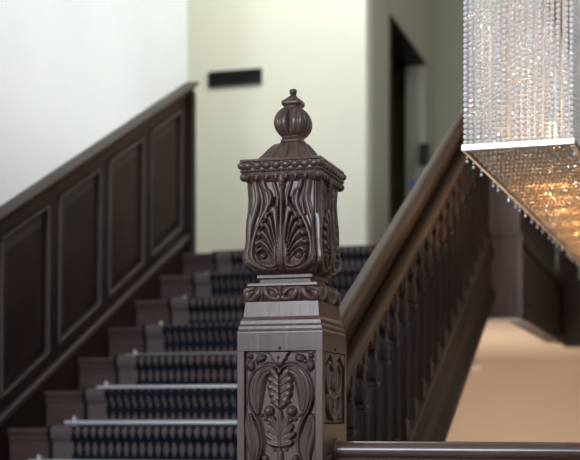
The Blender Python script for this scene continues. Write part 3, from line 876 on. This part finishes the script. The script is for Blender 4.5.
# ------------------------------------------------------------------ chandelier
ca_ = math.radians(2.2)
AX = Vector((math.cos(ca_), -math.sin(ca_), 0)); AY = Vector((math.sin(ca_), math.cos(ca_), 0))
C0 = Vector((-.517, 3.30, 0)); CWd, CLn = .2606, 2.7
ZB0, ZT0 = .653, 1.42
ch = empty('crystal_chandelier', C0 + AX * CWd / 2 + AY * CLn / 2 + Vector((0, 0, ZC)), 'long box chandelier of hanging crystal bead strands glowing golden underneath', 'chandelier')
def bead_base():
    t = (1 + 5 ** .5) / 2; v = []
    for a in (-1, 1):
        for b_ in (-t, t): v += [(0, a, b_), (a, b_, 0), (b_, 0, a)]
    v = np.array(v) / math.hypot(1, t)
    from itertools import combinations
    f = []
    ed = min(np.linalg.norm(v[i] - v[j]) for i, j in combinations(range(12), 2)) * 1.01
    for i, j, k in combinations(range(12), 3):
        if max(np.linalg.norm(v[i] - v[j]), np.linalg.norm(v[j] - v[k]), np.linalg.norm(v[i] - v[k])) < ed:
            if np.dot(np.cross(v[j] - v[i], v[k] - v[i]), v[i]) < 0: j, k = k, j
            f.append((i, j, k))
    return v, np.array(f)
BV, BF = bead_base()
def beads(name, pts, rad, mat, parent, stretch=1.):
    pts = np.array(pts, float); rad = np.broadcast_to(np.array(rad, float), (len(pts),))
    o = np.array(wloc(parent))
    ang = rng.uniform(0, 6.28, len(pts)); c, s_ = np.cos(ang), np.sin(ang)
    B = BV[None] * rad[:, None, None]; B = B * np.array([1, 1, stretch])
    Vx = B[..., 0] * c[:, None] - B[..., 1] * s_[:, None]; Vy = B[..., 0] * s_[:, None] + B[..., 1] * c[:, None]
    V_ = np.stack([Vx, Vy, B[..., 2]], -1) + pts[:, None] - o
    F_ = (BF[None] + 12 * np.arange(len(pts))[:, None, None]).reshape(-1, 3)
    me = bpy.data.meshes.new(name); V_ = V_.reshape(-1, 3)
    me.vertices.add(len(V_)); me.vertices.foreach_set('co', V_.ravel())
    me.loops.add(F_.size); me.loops.foreach_set('vertex_index', F_.ravel().astype(np.int32))
    me.polygons.add(len(F_)); me.polygons.foreach_set('loop_start', np.arange(0, F_.size, 3, dtype=np.int32))
    me.polygons.foreach_set('use_smooth', np.zeros(len(F_), bool)); me.update(calc_edges=True); me.validate()
    me.materials.append(mat)
    ob = bpy.data.objects.new(name, me); col.objects.link(ob); ob.parent = parent
    return ob
def strand_pts(p, r, stretch=1.0, z0=ZB0 + .012, z1=ZT0 - .01):
    pitch = 2 * r * stretch * .97
    zz = np.arange(z0 + r, z1, pitch)
    return [(p.x, p.y, z) for z in zz], r
kinds = [.0062, .0060, .0030, .0058, .0034, .0060, .0028, .0050, .0064, .0062, .0030, .0060]
def place(a, b_): return C0 + AX * a + AY * b_
# front curtain
x = .004; i = 0
while x < CWd - .003:
    r = kinds[i % len(kinds)]
    p, rr = strand_pts(place(x, .002 + (i % 2) * .002), r, 1.08)
    beads('bead_strand', p, rr, CRYS, ch, 1.08); x += 2 * r + .0006; i += 1
# side curtains: the nearest strands of the visible side are parts, the rest one mass
rest = []; rrad = []
for sd in (0, 1):
    y = .012; i = 0
    while y < CLn:
        r = kinds[(i + 3 * sd) % len(kinds)] * 1.05
        p, rr = strand_pts(place(CWd - .004 if sd else .004, y), r, 1.08)
        if sd and i < 40: beads('bead_strand', p, rr, CRYS, ch, 1.08)
        else: rest += p; rrad += [rr] * len(p)
        y += 2 * r + (.0008 if sd else .002); i += 1
# second layer behind the front, sparser
for b_ in (.050,):
    for x in np.arange(.014, CWd - .01, .016):
        p, rr = strand_pts(place(x, b_), .0048, 1.1); rest += p; rrad += [rr] * len(p)
tag(beads('bead_curtain', rest, rrad, CRYS, ch, 1.08), kind='stuff')
# underside: rows of beads strung across
und = []; ur = []
for j in range(int(CLn / .0120)):
    b_ = .008 + j * .0120
    for x in np.arange(.008, CWd - .004, .0112):
        q = place(x + rng.uniform(-.0012, .0012), b_); und.append((q.x, q.y, ZB0 + .007 + .011 * abs(math.sin(math.pi * b_ / .062)) + rng.uniform(-.001, .001))); ur.append(rng.uniform(.0050, .0070))
tag(beads('bead_netting', und, ur, CRYS_LAMPLIT, ch, .9), kind='stuff')
# little drops hanging along both lower edges
dr = []; drr = []
for sd in (0, 1):
    for y in np.arange(.02, CLn, .125):
        q = place(0 if not sd else CWd, y + rng.uniform(-.035, .035))
        for t in range(2): dr.append((q.x, q.y, ZB0 - .010 - t * .0095)); drr.append(.0030 + .0010 * t)
tag(beads('edge_drops', dr, drr, CRYS, ch, 1.2), kind='stuff')
def obox(m, a0, a1, b0, b1, z0, z1):
    v = [tuple(C0 + AX * a + AY * b_ + Vector((0, 0, z))) for z in (z0, z1) for b_ in (b0, b1) for a in (a0, a1)]
    m.add(v, [(0, 2, 3, 1), (4, 5, 7, 6), (0, 1, 5, 4), (2, 6, 7, 3), (0, 4, 6, 2), (1, 3, 7, 5)]); return m
m = MB(); obox(m, -.002, .005, -.004, CLn, ZB0 - .004, ZB0 + .004); obox(m, CWd - .006, CWd + .006, -.004, CLn, ZB0 - .006, ZB0 + .008); obox(m, 0, CWd, CLn - .01, CLn, ZB0 - .004, ZB0 + .004)
m.build('bottom_frame', BRONZE, ch)
m = MB(); obox(m, -.004, CWd + .006, -.012, -.004, ZB0 - .004, ZB0 + .012); m.build('front_trim', CRYS_RIM, ch, bevel=.002)
m = MB(); obox(m, -.006, CWd + .006, -.01, CLn + .006, ZT0, ZT0 + .03); m.build('top_frame', BRONZE, ch, bevel=.003)
for a, b_ in ((.05, .4), (CWd - .05, .4), (.05, CLn - .4), (CWd - .05, CLn - .4)):
    p = place(a, b_); m = MB(); m.tube((p.x, p.y, ZT0 + .03), (p.x, p.y, ZC), .004, 8); m.build('suspension_cable', STEEL, ch)
m = MB(); obox(m, 0, CWd, .2, CLn - .2, ZC - .03, ZC - .001); m.build('ceiling_plate', BRONZE, ch)
nl = 8
for i in range(nl):
    p = place(CWd / 2, .62 + i * .26)
    m = MB(); m.lathe([(ZB0 + .10, .004), (ZB0 + .11, .016), (ZB0 + .135, .021), (ZB0 + .16, .016), (ZB0 + .18, .010), (ZB0 + .185, .009)], p.x, p.y, 14); m.build('bulb', GLOWB, ch)
    m = MB(); m.tube((p.x, p.y, ZB0 + .185), (p.x, p.y, ZB0 + .24), .011, 12); m.tube((p.x, p.y, ZB0 + .24), (p.x, p.y, ZT0), .003, 8); m.build('lamp_holder', STEEL, ch)

# ------------------------------------------------------------------ lights
def area(name, loc, tgt, sx, sy, e, c, spread=None):
    L = bpy.data.lights.new(name, 'AREA'); L.shape = 'RECTANGLE'; L.size = sx; L.size_y = sy; L.energy = e; L.color = c
    if spread: L.spread = spread
    o = bpy.data.objects.new(name, L); col.objects.link(o); o.location = loc
    o.rotation_euler = (Vector(tgt) - Vector(loc)).to_track_quat('-Z', 'Y').to_euler(); return o
def point(name, loc, e, c, r=.05):
    L = bpy.data.lights.new(name, 'POINT'); L.energy = e; L.color = c; L.shadow_soft_size = r
    o = bpy.data.objects.new(name, L); col.objects.link(o); o.location = loc; return o
area('added_daylight_1', (-1.50, -2.12, 1.45), (-1.2, 3, .3), 1.15, 1.6, 225, (.86, .91, 1.0))  # lamp added before the unseen window, placed for the sheen on the newel
area('added_daylight_2', (2.12, 5.2, 2.5), (-2.4, 5.2, 2.0), 2.2, 1.9, 52, (.92, .98, .97), math.radians(84))  # lamp added to brighten the left wall, spread narrowed to spare the newel
area('landing_lamp', (-1.95, 6.75, 3.7), (-1.9, 8.0, 1.4), .5, .5, 34, (1.0, .98, .90))
area('corridor_lamp', (-.4, 9.3, 3.7), (-1.2, 9.6, 0), .4, .4, 5, (1.0, .95, .85))
point('lower_hall_lamp', (-1.3, 7.4, -.9), 60, (1.0, .84, .68), .15)
point('lower_hall_lamp', (-1.1, 9.2, -1.5), 40, (1.0, .84, .68), .2)
for i in range(nl):
    p = place(CWd / 2, .62 + i * .26); point('chandelier_lamp', (p.x, p.y, ZB0 + .060), 1.0 + .20 * i, (1.0, .48, .13), .015)

for b_ in (.22, .9, 1.6): p = place(CWd / 2, b_); point('chandelier_core_fill', (p.x, p.y, ZB0 + .30), .7, (1.0, .86, .72), .03)  # extra bulbless lights added inside to brighten the front beads
w = bpy.data.worlds.new('world'); sc.world = w; w.use_nodes = True
w.node_tree.nodes['Background'].inputs[0].default_value = (.6, .7, .8, 1); w.node_tree.nodes['Background'].inputs[1].default_value = .3

# ------------------------------------------------------------------ camera
A = math.atan(396 / 1369.4)
cam = bpy.data.cameras.new('camera'); co = bpy.data.objects.new('camera', cam); col.objects.link(co); sc.camera = co
cam.lens = 85; cam.sensor_width = 36; cam.sensor_fit = 'HORIZONTAL'; cam.shift_y = 190 / 580
co.rotation_euler = (math.pi / 2, 0, A)
cam.clip_start = .05; cam.clip_end = 60
cam.dof.use_dof = True; cam.dof.focus_distance = 2.96 * S; cam.dof.aperture_fstop = 3.6

# ------------------------------------------------------------------ to real size, landing floor at height 0
done = set()
for o in list(sc.objects):
    if o.type == 'MESH' and o.data.name not in done:
        done.add(o.data.name); o.data.transform(Matrix.Scale(S, 4))
    o.location = Vector(o.location) * S
    if o.parent is None: o.location.z -= FL * S
    if o.type == 'LIGHT':
        o.data.energy *= S * S
        if o.data.type == 'AREA': o.data.size *= S; o.data.size_y *= S
        else: o.data.shadow_soft_size *= S

sc.view_settings.view_transform = 'Standard'; sc.view_settings.look = 'None'
sc.view_settings.exposure = 0; sc.view_settings.gamma = 1; sc.view_settings.use_curve_mapping = False
sc.cycles.use_denoising = True; sc.cycles.max_bounces = 8; sc.cycles.sample_clamp_indirect = 8
